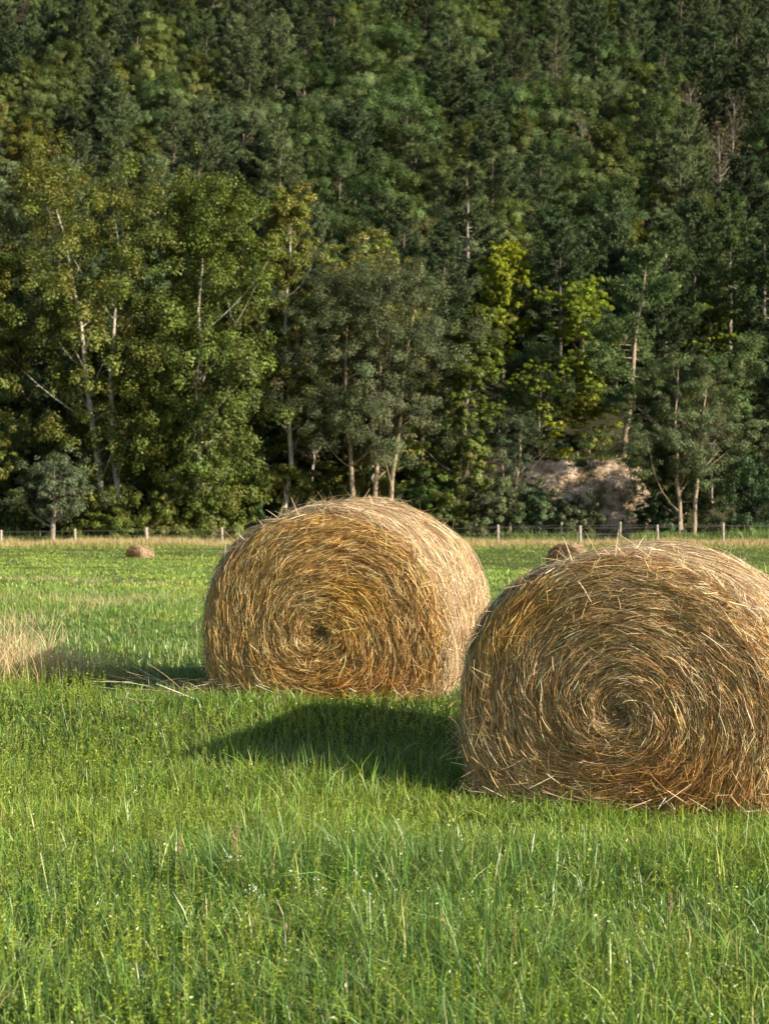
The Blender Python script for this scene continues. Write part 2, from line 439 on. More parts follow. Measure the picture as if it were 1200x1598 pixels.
acc = Acc(); r = np.random.default_rng(101)
def put_grass(n, d0, d1, pw, h0, h1, w0, w1, K, dry):
    nt_ = n // 9; tx, ty = wedge(r, nt_, d0, d1, pw); ti = r.integers(0, nt_, n)
    sp = .05 * (1 + ty[ti] / 15)
    dx, dy = r.normal(0, 1, n) * sp, r.normal(0, 1, n) * sp
    x, y = tx[ti] + dx, ty[ti] + dy
    th = r.uniform(.6, 1.35, nt_)[ti]; tc = r.normal(0, .13, (nt_, 3))[ti] * np.array([1, .6, .5])
    az = np.arctan2(dy, dx) + r.normal(0, .8, n)
    keep = ~in_bale(x, y) & (y < 121.3); x, y = x[keep], y[keep]; m = len(x)
    th, tc, az = th[keep], tc[keep], az[keep]
    clump = np.clip(.75 + .35 * gn(x * 3.1, y * 3.1) + .2 * gn2(x, y), .35, 1.5)
    h = r.uniform(h0, h1, m) * clump * th
    for (bx_, by_) in ((x1, D1), (x2, D2)):
        h *= 1 - .3 * np.exp(-((x - bx_) / 1.3) ** 4 - ((y - by_ + .2) / .8) ** 4)
    hw = r.uniform(w0, w1, m); lean = np.abs(r.normal(.72, .5, m))
    dr = dry + np.clip(.22 * (gn2(x * .8, y * .9 + 4) - .55), 0, .3) * (y > 15)
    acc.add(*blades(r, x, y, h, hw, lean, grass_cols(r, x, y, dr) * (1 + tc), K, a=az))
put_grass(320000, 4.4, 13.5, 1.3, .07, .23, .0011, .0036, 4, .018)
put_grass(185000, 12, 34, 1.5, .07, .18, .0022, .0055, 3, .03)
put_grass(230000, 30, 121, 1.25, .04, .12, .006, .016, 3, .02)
tag(link('grass', acc.mesh('grass'), M_grass), 'green grass growing over the whole field', 'grass', kind='stuff')

# leafy weeds with whorled stems among the near grass
acc = Acc(); r = np.random.default_rng(102)
n = 16000; x, y = wedge(r, n, 4.5, 14, 1.2)
keep = (~in_bale(x, y, .02)) & (gn(x * .9 + 5, y * .9) > -.35 + .5 * r.normal(size=n)); x, y = x[keep], y[keep]; n = len(x)
h = r.uniform(.08, .22, n) * (1 - .5 * in_bale(x, y, .7)); a = r.uniform(0, 6.28, n); ln = r.uniform(0, .35, n)
tip = np.stack([np.cos(a) * ln * h, np.sin(a) * ln * h, h], -1); base = np.stack([x, y, ground_z(x, y)], -1)
t = np.linspace(0, 1, 3)[None, :, None]
P = base[:, None] + tip[:, None] * t
f = r.uniform(0, 6.28, n); Wd = np.stack([np.cos(f), np.sin(f), 0 * f], -1)[:, None].repeat(3, 1)
V, Q = ribbons(P, Wd, np.full((n, 3), .0013)); acc.add(V, Q, np.tile([.2, .26, .05], (len(Q), 1)))
ml = 26
tt = np.tile(np.repeat(np.linspace(.35, 1, 7), 4)[:ml], (n, 1)) + r.normal(0, .02, (n, ml))
C0 = base[:, None] + tip[:, None] * tt[..., None]
d = r.normal(size=(n, ml, 3)) * np.array([1, 1, .5]) + np.array([0, 0, .35]); d = unit(d)
sz = r.uniform(.010, .024, (n, ml)) * (1.25 - .6 * tt)
cen = (C0 + d * sz[..., None] * .5).reshape(-1, 3); dd = d.reshape(-1, 3); s = sz.reshape(-1)[:, None]
side = unit(np.cross(dd, rand_unit(r, len(dd))))
V = np.stack([cen - dd * s * .5, cen - side * s * .17, cen + dd * s * .5, cen + side * s * .17], 1).reshape(-1, 3)
cc = (np.array([.25, .32, .03]) * (.65 + .7 * r.random((n, 1)))).repeat(ml, 0) * (.8 + .4 * r.random((n * ml, 1)))
acc.add(V, np.arange(len(V)).reshape(-1, 4), cc)
tag(link('leafy_weeds', acc.mesh('leafy_weeds'), M_grass), 'yellow green small leaved weeds mixed into the near grass', 'weeds', kind='stuff')

# tiny white flowers and pinkish seed heads
acc = Acc(); r = np.random.default_rng(103)
for (u, v, cnt, sp) in [(395, 1400, 4, .03), (472, 1400, 5, .05), (370, 1352, 3, .03), (575, 1378, 4, .04), (712, 1345, 2, .03), (220, 1240, 2, .02), (590, 1395, 3, .05), (540, 1300, 2, .03)]:
    # height of blossom about 0.2 m above the soil
    d = (EYE - .2) * F / (v - HORIZ); cx0, cy0 = px(u, d), d
    for _ in range(cnt):
        xx, yy = cx0 + r.normal(0, sp), cy0 + r.normal(0, sp); zz = float(ground_z(xx, yy)) + r.uniform(.17, .23)
        nn = 5; c0 = np.array([xx, yy, zz]) + r.normal(0, .006, (nn, 3))
        V, Q = leaf_quads(c0, unit(r.normal(size=(nn, 3)) + np.array([0, -.6, 1])), .008, r, .8); acc.add(V, Q, [.75, .76, .66])
        P = np.array([[[xx, yy, zz - .2], [xx, yy, zz - .1], [xx, yy, zz]]]); V, Q = ribbons(P, np.array([[[1, 0, 0.]] * 3]), np.full((1, 3), .0011)); acc.add(V, Q, [.2, .26, .06])
tag(link('wildflowers', acc.mesh('wildflowers'), M_grass), 'tiny white wildflowers scattered in the near grass', 'wildflowers', kind='stuff')
acc = Acc()
for (u, v) in [(386, 1325), (376, 1305), (300, 1335), (598, 1140), (1040, 1420)]:
    d = (EYE - .26) * F / (v - HORIZ)
    xx, yy = px(u, d), d; zz = float(ground_z(xx, yy))
    lean = r.normal(0, .03, 2); P = np.array([[[xx, yy, zz], [xx + lean[0] * .5, yy, zz + .13], [xx + lean[0], yy + lean[1], zz + .25]]])
    V, Q = ribbons(P, np.array([[[1, 0, 0.]] * 3]), np.full((1, 3), .001)); acc.add(V, Q, [.4, .33, .15])
    nn = 46; tz = r.random(nn); c0 = np.stack([xx + lean[0] + r.normal(0, .0035, nn), yy + lean[1] + r.normal(0, .0035, nn), zz + .235 + .05 * tz], -1)
    V, Q = leaf_quads(c0, rand_unit(r, nn), .009, r, .5); acc.add(V, Q, [.42, .28, .19])
tag(link('grass_seed_heads', acc.mesh('grass_seed_heads'), M_dry), 'pinkish brown grass seed heads rising from the green field', 'seed heads', kind='stuff')

# dry standing grass: clump at left, scattered stalks, strip along the fence
acc = Acc(); r = np.random.default_rng(104)
def dry_patch(n, cx, cy, sx, sy, h0, h1, w0, w1, lean=.35, col=(.74, .61, .34)):
    x = cx + r.normal(0, sx, n); y = cy + r.normal(0, sy, n)
    c = np.array(col) * (.55 + .75 * r.random((n, 1))) * (1 + .07 * r.normal(size=(n, 3)))
    acc.add(*blades(r, x, y, r.uniform(h0, h1, n), r.uniform(w0, w1, n), np.abs(r.normal(lean, .3, n)), c, 4))
def gd(v, top=0.0):          # distance of the soil seen at pixel row v
    ds = np.linspace(4, 118, 4000); vs = HORIZ + (EYE - top - ground_z(ds * 0, ds)) / ds * F
    return float(ds[np.argmin(np.abs(vs - v))])
dL = gd(1062)
dL -= .35
for (u, sxp, cnt, hh) in [(-5, 30, 330, .44), (50, 26, 300, .40), (90, 22, 170, .30), (-40, 30, 400, .44), (125, 18, 60, .20), (70, 70, 260, .24)]:
    dry_patch(cnt, px(u, dL), dL + r.uniform(-.2, .5), px(600 + sxp, dL), .28, hh * .45, hh * 1.5, .0014, .0034, .55)
dry_patch(110, px(195, 13), 13.3, .5, .5, .15, .38, .001, .002)
dry_patch(60, px(150, dL), dL + .3, .3, .2, .15, .34, .001, .002, col=(.35, .27, .17))
for (u, v, cnt, sxp, hh) in [(50, 905, 260, 40, .35), (130, 908, 200, 25, .35), (240, 912, 220, 60, .3), (60, 940, 240, 45, .35), (150, 945, 240, 25, .4), (230, 940, 200, 30, .4), (90, 925, 120, 90, .3),
                            (290, 925, 60, 20, .3), (1150, 905, 300, 40, .3), (760, 905, 60, 30, .3), (20, 975, 180, 30, .35), (115, 960, 90, 20, .35)]:
    d = gd(v); dry_patch(cnt, px(u, d), d, px(600 + sxp, d), .6, hh * .2, hh * .75, .002, .0045, .6, col=(.60, .50, .26))
# a few very tall thin stalks
for (u, v, hh) in [(197, 1012, .75), (130, 1005, .5), (305, 1000, .6), (100, 1010, .6), (1110, 880, .3), (1125, 1455, .5)]:
    d = gd(v + 25); dry_patch(2, px(u, d), d, .02, .02, hh * .9, hh, .0016, .002, .1, (.3, .26, .12))
tag(link('dry_grass', acc.mesh('dry_grass'), M_dry), 'dry straw coloured grass stalks standing in the green field', 'dry grass', kind='stuff')

acc = Acc()
def strip(n, y0, y1, h0, h1, w0, w1, cols, x0=-32, x1=32, patch=None):
    x = r.uniform(x0, x1, n); y = r.uniform(y0, y1, n)
    if patch is not None:
        k = gn3(x * 2.5, y * .8 + patch) > r.normal(0, .5, n); x, y = x[k], y[k]; n = len(x)
    k = r.random((n, 1)); c = np.array(cols[0]) * k + np.array(cols[1]) * (1 - k)
    mod = np.clip(.8 + .3 * gn3(x * 6, y * 2), .4, 1.3)
    acc.add(*blades(r, x, y, r.uniform(h0, h1, n) * mod, r.uniform(w0, w1, n), np.abs(r.normal(.25, .25, n)), c * (.7 + .6 * r.random((n, 1))), 3))
strip(42000, 103.5, 110.5, .35, .75, .010, .022, ((.62, .49, .25), (.40, .34, .15)))
strip(18000, 110.0, 117.5, .35, .9, .012, .025, ((.42, .35, .16), (.16, .21, .05)))
strip(12000, 101.0, 105.0, .2, .45, .010, .022, ((.36, .36, .12), (.2, .28, .06)))
tag(link('rough_grass', acc.mesh('rough_grass'), M_dry), 'unmown tan grass strip along the wire fence', 'grass strip', kind='stuff')
acc = Acc()
strip(26000, 113.5, 122.3, .5, 1.5, .02, .045, ((.10, .16, .03), (.17, .24, .05)), patch=2)
strip(9000, 112, 119, .5, 1.2, .02, .045, ((.12, .2, .04), (.19, .27, .05)), x0=17, x1=32)
nb = 9000; x = r.uniform(3, 23, nb); y = r.uniform(121.8, 129.5, nb); k = _n3(x * 1.2 + 7, y * 1.2) > r.normal(.15, .5, nb) - .9 * (x > 12) * 0; x, y = x[k], y[k]
cb = np.array([.12, .16, .04]) * (.6 + .8 * r.random((len(x), 1))) + np.array([.10, .05, .01]) * (r.random((len(x), 1)) < .25)
acc.add(*blades(r, x, y, r.uniform(.2, .75, len(x)), r.uniform(.02, .05, len(x)), np.abs(r.normal(.6, .4, len(x))), cb, 3))
tag(link('tall_weeds', acc.mesh('tall_weeds'), M_grass), 'tall green weeds behind the fence at the foot of the trees', 'weeds', kind='stuff')

# straw trailing on the grass at the lower left of the middle bale
acc = Acc(); r = np.random.default_rng(106)
n = 380; K = 5; t = np.linspace(0, 1, K)[None, :, None]
bx0, by0 = x2 - .76, D2 + .30
p0 = np.stack([bx0 + r.normal(0, .09, n), by0 + r.normal(0, .16, n), .28 + np.abs(r.normal(0, .07, n))], -1)
an = r.normal(math.pi, .55, n); ln = r.uniform(.08, .3, n) + (r.random(n) < .10) * r.uniform(.1, .55, n)
d = np.stack([np.cos(an), np.sin(an) * .6, r.normal(.10, .25, n)], -1)
P = p0[:, None] + d[:, None] * ln[:, None, None] * t + np.array([0, 0, -1.])[None, None] * (t ** 2) * (ln * r.uniform(0, .3, n))[:, None, None]
Wd = unit(np.cross(d, rand_unit(r, n)))[:, None].repeat(K, 1)
V, Q = ribbons(P, Wd, r.uniform(.0010, .0022, n)[:, None] * np.array([1, 1, 1, .8, .4])[None])
acc.add(V, Q, np.repeat(np.clip(straw_cols(r, n, *SIDE), 0, .9), K - 1, 0))
n = 44
x = np.concatenate([px(u, 12.6) + r.normal(0, .12, n // 2) for u in (235, 290)]); y = np.full(n, 11.9) + r.normal(0, .25, n)
an = r.normal(math.pi, .4, n); ln = r.uniform(.1, .45, n)
p0 = np.stack([x, y, ground_z(x, y) + .03 + np.abs(r.normal(0, .05, n))], -1)
d = np.stack([np.cos(an), np.sin(an) * .5, r.normal(.08, .22, n)], -1)
P = p0[:, None] + d[:, None] * ln[:, None, None] * t
Wd = unit(np.cross(d, rand_unit(r, n)))[:, None].repeat(K, 1)
V, Q = ribbons(P, Wd, r.uniform(.0010, .002, n)[:, None] * np.array([1, 1, 1, .8, .4])[None])
acc.add(V, Q, np.repeat(np.clip(straw_cols(r, n, *SIDE), 0, .9), K - 1, 0))
for (bx_, by_, rot, cnt) in ((x1, D1, -22, 520), (x2, D2, -14, 420)):
    n = cnt; a_ = math.radians(rot); lx = r.uniform(-.85, .85, n); ly = -np.abs(r.normal(0, .07, n)) + .03
    x = bx_ + lx * math.cos(a_) - ly * math.sin(a_); y = by_ + lx * math.sin(a_) + ly * math.cos(a_)
    an = r.uniform(0, 6.28, n); ln = r.uniform(.04, .16, n)
    p0 = np.stack([x, y, ground_z(x, y) + .05 + np.abs(r.normal(0, .05, n))], -1)
    d = np.stack([np.cos(an), np.sin(an) * .4, r.normal(-.1, .5, n)], -1)
    P = p0[:, None] + d[:, None] * ln[:, None, None] * (t - .5)
    Wd = unit(np.cross(d, rand_unit(r, n)))[:, None].repeat(K, 1)
    V, Q = ribbons(P, Wd, r.uniform(.0008, .0016, n)[:, None] * np.array([1, 1, 1, .8, .4])[None])
    acc.add(V, Q, np.repeat(np.clip(straw_cols(r, n, *SIDE), 0, .9), K - 1, 0))
tag(link('fallen_straw', acc.mesh('fallen_straw'), M_straw), 'loose straw lying on the grass around the bases of the two big bales', 'straw', kind='stuff')

# ------------------------------------------------------------------ fences
def fence(label, posts, d_of, wires):
    root = empty('wire_fence', (0, 0, 0)); tag(root, label, 'fence', 'fences at the far edge of the field')
    tops = []
    rr = np.random.default_rng(len(posts))
    for (u, v0, v1, wpx, lean) in posts:
        d = d_of(u); x = px(u, d); z0 = float(ground_z(x, d)); top = pz(v0, d)
        a = Acc(); R = max(.045, wpx / F * d * .40); h = top - z0
        zz = np.array([-.25, 0, .3 * h, .65 * h, h - .02, h])
        P = np.stack([x + lean * zz, d + 0 * zz + .01 * rr.normal(size=6), z0 + zz], -1)
        tube(a, P, R * np.array([1.1, 1.08, 1.02, 1.0, .96, .55]), [.6, .55, .45], 9)
        m = a.mesh('post'); link('post', m, M_post, root)
        tops.append((x, d, z0, top))
    tops.sort()
    for f in wires:
        a = Acc(); pts = []
        for k in range(len(tops)):
            x, d, z0, tp = tops[k]
            pts.append((x, d - .07, z0 + (tp - z0) * f))
            if k < len(tops) - 1:
                x2_, d2_, z2_, t2_ = tops[k + 1]
                pts.append(((x + x2_) / 2, (d + d2_) / 2 - .07, ((z0 + (tp - z0) * f) + (z2_ + (t2_ - z2_) * f)) / 2 - .03))
        tube(a, pts, [.011] * len(pts), [.2, .2, .2], 5)
        link('wire', a.mesh('wire'), M_wire, root)
fence('near wire fence with pale wooden posts along the tan grass strip',
      [(-112, 824, 853, 6, .0), (2, 827, 853, 6, .01), (118, 825, 852, 5, -.02), (230, 823, 852, 7, -.05), (347, 823, 850, 5, -.02), (462, 823, 850, 5, 0), (570, 822, 849, 5, .02), (672, 821, 847, 5, 0),
       (777, 819, 843, 5, .0), (905, 820, 844, 6, 0), (1025, 819, 843, 5, .01), (1128, 816, 838, 5, .0), (1240, 816, 840, 5, 0)],
      lambda u: 108.0, (.35, .6, .88))
fence('farther thin wire fence with small grey posts close to the foot of the trees',
      [(-20, 826, 838, 3, 0), (63, 826, 838, 3.2, 0), (143, 826, 838, 3.2, .02), (365, 818, 834, 4, 0), (725, 816, 830, 3, 0), (796, 816, 830, 4, 0), (876, 815, 829, 4.2, 0), (967, 814, 828, 4, .02), (1060, 814, 828, 3.5, 0), (1215, 813, 826, 4, 0)],
      lambda u: 117.5, (.45, .85))

# ------------------------------------------------------------------ trees
def clump_leaves(acc, r, cen, rad, n, leaf, col, flat=.7, up=.5, aspect=.62, cvar=.22, lv=.28):
    """n leaves spread through clumps cen with radii rad"""
    m = len(cen); wgt = rad ** 2; idx = r.choice(m, n, p=wgt / wgt.sum())
    d = rand_unit(r, n); rr = r.random(n) ** .45
    off = d * (rad[idx] * rr)[:, None] * np.array([1, 1, flat])
    p = cen[idx] + off
    cc0 = np.array([cen[:, 0].mean(), cen[:, 1].mean(), np.percentile(cen[:, 2], 30)])
    nrm = unit(d * .8 + unit(p - cc0) * (.7 if lv > .2 else 1.2) + np.array([0, 0, up]) + (.5 if lv > .2 else .32) * r.normal(size=(n, 3)))
    V, Q = leaf_quads(p, nrm, leaf * r.uniform(.6, 1.35, n), r, aspect)
    cl = np.array(col)[None] * (1 + cvar * r.normal(size=(m, 1))) * (1 + .05 * r.normal(size=(m, 3)))
    c = cl[idx] * (1 - lv + 2 * lv * r.random((n, 1))) * (1 + .06 * r.normal(size=(n, 3)))
    acc.add(V, Q, np.clip(c, .004, .9))

def grow(seed, H, Wd, base, ncl, nleaf, leaf, col, bark, prof='oval', flat=.7, trunks=((0, 0, 0),), rcl=(.09, .17), tr=.022, up=.5, aspect=.62, cvar=.22, shell=.5, bare=0, lv=.28, yoff=0.0):
    """returns (trunk mesh, crown mesh); trunks: (dx at foot, lean x, lean y)"""
    r = np.random.default_rng(seed); ta, ca = Acc(), Acc(); pr = make_noise(seed + 7, 2, 1.3)
    paths = []
    for (fx, lx, ly) in trunks:
        k = 9; t = np.linspace(0, 1, k); hh = H * r.uniform(.82, .93)
        wob = np.cumsum(r.normal(0, .012 * H, (k, 2)), 0) * .6; wob[0] = 0
        P = np.stack([fx + lx * H * t ** 1.2 + wob[:, 0], ly * H * t + wob[:, 1], hh * t], -1)
        P[0, 2] = -.4
        R = tr * H * ((1 - t) ** .8 * .9 + .08); R[0] *= 1.35
        tube(ta, P, R, bark, 8); paths.append((P, R))
    def envelope(t, az):
        if prof == 'oval': e = np.sin(np.pi * np.clip(.08 + .86 * t, 0, 1)) ** .55
        elif prof == 'dome': e = np.sqrt(np.clip(1 - (t * .98) ** 2.4, 0, 1))
        elif prof == 'spread': e = np.clip(.45 + 1.2 * t, 0, 1) * np.sqrt(np.clip(1 - t ** 3.2, 0, 1))
        elif prof == 'column': e = np.clip(3 * t + .3, 0, 1) * np.clip((1.03 - t) * 2.2, 0, 1) ** .6
        else: e = 1 - t
        return e * (1 + .28 * pr(az * 1.3, t * 5))
    t = r.random(ncl) ** .9; az = r.uniform(0, 2 * math.pi, ncl)
    q = (r.random(ncl) ** shell); e = envelope(t, az) * Wd / 2
    rad = Wd * r.uniform(*rcl, ncl)
    rr = np.maximum(0, e * q - rad * .3)
    zc = base + (H - base - rad * .5) * t
    cx0 = np.zeros(ncl); cy0 = np.zeros(ncl)
    which = r.integers(0, len(paths), ncl)
    for i in range(ncl):
        P, R = paths[which[i]]
        cx0[i] = np.interp(zc[i], P[:, 2], P[:, 0]); cy0[i] = np.interp(zc[i], P[:, 2], P[:, 1])
    mean_x = np.mean([p[0][-1, 0] for p in paths]) * 0 + cx0
    cen = np.stack([mean_x + rr * np.cos(az), cy0 + rr * np.sin(az) + yoff * Wd, zc], -1)
    # limbs to the clumps
    nl = min(ncl, 46)
    for i in range(nl + bare):
        P, R = paths[which[i % ncl]]
        z0 = max(base * .55, zc[i % ncl] - rr[i % ncl] * r.uniform(.5, 1.0) - .04 * H)
        z0 = min(z0, P[-1, 2] * .93)
        s = np.array([np.interp(z0, P[:, 2], P[:, 0]), np.interp(z0, P[:, 2], P[:, 1]), z0]); e_ = cen[i % ncl] + (r.normal(0, .06 * Wd, 3) if i >= nl else 0)
        R0 = np.interp(z0, P[:, 2], R)
        mid = (s + e_) / 2 + r.normal(0, .03 * Wd, 3) + np.array([0, 0, -.03 * H])
        tt = np.linspace(0, 1, 6)[:, None]
        C = (1 - tt) ** 2 * s + 2 * tt * (1 - tt) * mid + tt ** 2 * e_
        tube(ta, C, R0 * np.linspace(.40, .08, 6), np.array(bark) * .8, 5)
        for _ in range(2):
            k = r.integers(2, 5); e2 = C[k] + unit(r.normal(size=3) + np.array([0, 0, .5])) * rad[i % ncl] * r.uniform(.7, 1.2)
            tube(ta, np.stack([C[k], (C[k] + e2) / 2 + r.normal(0, .08, 3), e2]), R0 * np.array([.12, .08, .04]), np.array(bark) * .6, 4)
    # break every clump into smaller sub clumps for ragged edges
    ns = 9 if lv > .2 else 4; sub = cen[:, None] + r.normal(0, 1, (ncl, ns, 3)) * rad[:, None, None] * np.array([.72, .72, .72 * flat])
    srad = np.repeat(rad, ns) * r.uniform(.22, .5, ncl * ns) * (1.0 if lv > .2 else 1.5)
    clump_leaves(ca, r, sub.reshape(-1, 3), srad, nleaf, leaf, col, flat, up, aspect, cvar, lv)
    return ta.mesh('trunk', True), ca.mesh('crown')

def grow_pine(seed, H, Wd, base, nt_, col, bark, cone=1.0, nlen=.34, lean=0.0, dens=1.0):
    r = np.random.default_rng(seed); ta, ca = Acc(), Acc()
    t = np.linspace(0, 1, 10); P = np.stack([lean * H * t + np.cumsum(r.normal(0, .004 * H, 10)) * (t > 0), np.cumsum(r.normal(0, .004 * H, 10)) * (t > 0), H * t * .98], -1); P[0, 2] = -.5
    R = .016 * H * ((1 - t) ** .9 + .04); R[0] *= 1.3
    tube(ta, P, R, bark, 8)
    z = base; BR = []
    while z < H * .985:
        tt = (z - base) / (H - base)
        for _ in range(r.integers(4, 7)):
            if r.random() < .12: continue
            L = Wd / 2 * ((1 - tt) ** cone * .92 + .10) * (.75 + .25 * math.sin(min(1, tt * 3 + .35) * 1.57)) * r.uniform(.62, 1.15)
            BR.append((z + r.uniform(-.3, .3), r.uniform(0, 6.283), L, .05 + .55 * tt + r.normal(0, .08)))
        z += r.uniform(.85, 1.25) * (1 - .4 * tt)
    cen = []; dirs = []; ccl = []; wts = [L for _, _, L, _ in BR]; tot = sum(wts)
    for (z, a, L, rise) in BR:
        z = min(z, H * .97)
        s = np.array([np.interp(z, P[:, 2], P[:, 0]), np.interp(z, P[:, 2], P[:, 1]), z])
        d = np.array([math.cos(a), math.sin(a), 0]); k = np.linspace(0, 1, 5)[:, None]
        C = s + d * L * k + np.array([0, 0, 1]) * L * (rise * k + .16 * k ** 2 - .1 * np.sin(k * 3.14))
        tube(ta, C, np.interp(z, P[:, 2], R) * .32 * np.linspace(1, .15, 5), bark, 4)
        n = max(6, int(nt_ * L / tot)); u = .28 + .74 * r.random(n) ** .75; u = np.minimum(u, 1.02)
        lat = r.normal(0, .17, n) * L * (1.25 - u) ** .5; perp = np.array([-d[1], d[0], 0])
        c = np.stack([np.interp(u, k[:, 0], C[:, q]) for q in range(3)], -1) + perp * lat[:, None] + np.array([0, 0, 1]) * (r.normal(.03, .045, n) * (.6 + L * .22))[:, None]
        cen.append(c); dirs.append(unit(d * .8 + perp * np.sign(lat)[:, None] * .45 + np.array([0, 0, .42]) + .25 * r.normal(size=(n, 3))))
        ccl.append(np.tile(np.array(col) * (1 + .2 * r.normal()), (n, 1)))
    cen = np.concatenate(cen); dirs = np.concatenate(dirs); ccl = np.concatenate(ccl)
    nb = 6; n = len(cen)
    d = unit(dirs[:, None] * .9 + .75 * r.normal(size=(n, nb, 3))).reshape(-1, 3); c0 = np.repeat(cen, nb, 0)
    s = nlen * r.uniform(.6, 1.2, n * nb)[:, None]; side = unit(np.cross(d, rand_unit(r, n * nb)))
    wv = side * nlen * .13
    V = np.stack([c0 - wv * .6, c0 + wv * .6, c0 + d * s + wv * .5, c0 + d * s - wv * .5], 1).reshape(-1, 3)
    cc = np.repeat(ccl, nb, 0) * (.7 + .6 * r.random((n * nb, 1)))
    ca.add(V, np.arange(len(V)).reshape(-1, 4), np.clip(cc, .004, .9))
    return ta.mesh('trunk', True), ca.mesh('crown')

def tree_obj(name, meshes, loc, rz, label, cat, mat, group=None, scale=1.0):
    root = empty(name, loc, rz); root.scale = scale if isinstance(scale, tuple) else (scale,) * 3
    link('trunk', meshes[0], M_bark, root); link('crown', meshes[1], mat, root)
    tag(root, label, cat, group)
    return root

BK_PALE = (.60, .54, .45); BK_GREY = (.34, .29, .23); BK_DARK = (.16, .13, .10); BK_TAN = (.40, .31, .22)
C_COT = (.155, .17, .035); C_COT2 = (.24, .245, .06); C_LOC = (.13, .15, .07); C_GRN = (.145, .18, .035)
SPOTS = []      # footprints of the individually placed trees
def place(name, meshes, u, d, label, cat, mat=M_leaf, group=None, rz=0.0, dz=0.0, scale=1.0):
    x = px(u, d); SPOTS.append((x, d))
    return tree_obj(name, meshes, (x, d, float(ground_z(x, d)) - .1 + dz), rz, label, cat, mat, group, scale)
FG = 'trees standing at the edge of the field'
def HT(v, d): return pz(v, d) - float(ground_z(0, min(d, 120)))   # height of a tree whose top is seen at row v

d = 118
place('cottonwood_tree', grow(201, 26.5, 12.5, .8, 120, 110000, .20, C_COT, BK_PALE, 'oval', 1.0, trunks=((0, -.16, 0), (.5, -.02, .03)), tr=.010, bare=5, yoff=.09), 175, d,
      'tall cottonwood at far left with a pale trunk leaning left through its leaves', 'tree', M_leaf, FG)
place('cottonwood_tree', grow(202, 25.0, 12.0, .5, 125, 125000, .20, C_GRN, BK_PALE, 'oval', 1.0, tr=.0105, bare=5, yoff=.10), 310, d - 1.5,
      'broad leafy cottonwood behind the fence with pale bark showing at its middle', 'tree', M_leaf, FG)
place('cottonwood_tree', grow(203, 25.5, 7.6, 2.5, 72, 66000, .2, C_COT2, BK_PALE, 'column', .75, tr=.009, bare=4, yoff=.1), 440, d + 2,
      'narrow yellowish cottonwood with a thin white trunk left of the middle bale', 'tree', M_leaf, FG)
place('locust_tree', grow(204, 19.5, 11.4, 6.6, 115, 170000, .15, C_LOC, BK_TAN, 'oval', .8, trunks=((-.9, -.05, 0), (.1, .02, 0), (1.6, .06, .02)), tr=.011, aspect=.45, bare=2, yoff=.03), 572, d - .5,
      'grey green feathery tree with two bare brown trunks above the middle bale', 'tree', M_leaf, FG)
place('slender_tree', grow(205, 16.5, 6.0, .8, 64, 50000, .19, C_GRN, BK_GREY, 'column', .8, trunks=((0, .02, 0),), tr=.012), 708, d,
      'slender bright green leafy tree right of the grey green feathery one', 'tree', M_leaf, FG)
place('locust_tree', grow(206, 13.3, 10.2, 2.8, 90, 110000, .15, (.11, .14, .055), BK_TAN, 'spread', .6, trunks=((-.5, -.03, 0), (.3, .07, 0)), tr=.013, aspect=.45, bare=2, yoff=.2), 1073, d,
      'feathery tree with forked pale trunks near the right edge', 'tree', M_leaf, FG)
place('locust_tree', grow(207, 5.9, 6.6, 2.3, 40, 22000, .16, (.11, .14, .07), BK_GREY, 'spread', .7, tr=.036, aspect=.45, bare=4, yoff=.16), 85, 112.5,
      'small grey green tree with a short thick trunk behind the left fence posts', 'tree', M_leaf, FG)
place('poplar_tree', grow(208, 21, 9.0, .8, 80, 70000, .22, C_COT, BK_GREY, 'oval', .75, tr=.014), -20, d + 1,
      'tall dark green tree cut off by the left edge', 'tree', M_leaf, FG)
place('poplar_tree', grow(209, 22.5, 9.0, 3, 70, 56000, .22, C_COT2, BK_PALE, 'oval', .75, tr=.013, bare=4), 590, 126,
      'tall cottonwood crown rising behind the grey green feathery tree', 'tree', M_leaf, FG)
place('willow_tree', grow(210, 9.6, 6.8, 1.0, 48, 30000, .15, (.085, .12, .06), BK_TAN, 'spread', .6, trunks=((0, .08, 0), (.3, -.05, 0)), tr=.018, aspect=.4), 792, 120,
      'grey green small tree left of the bare earth bank', 'tree', M_leaf, FG)
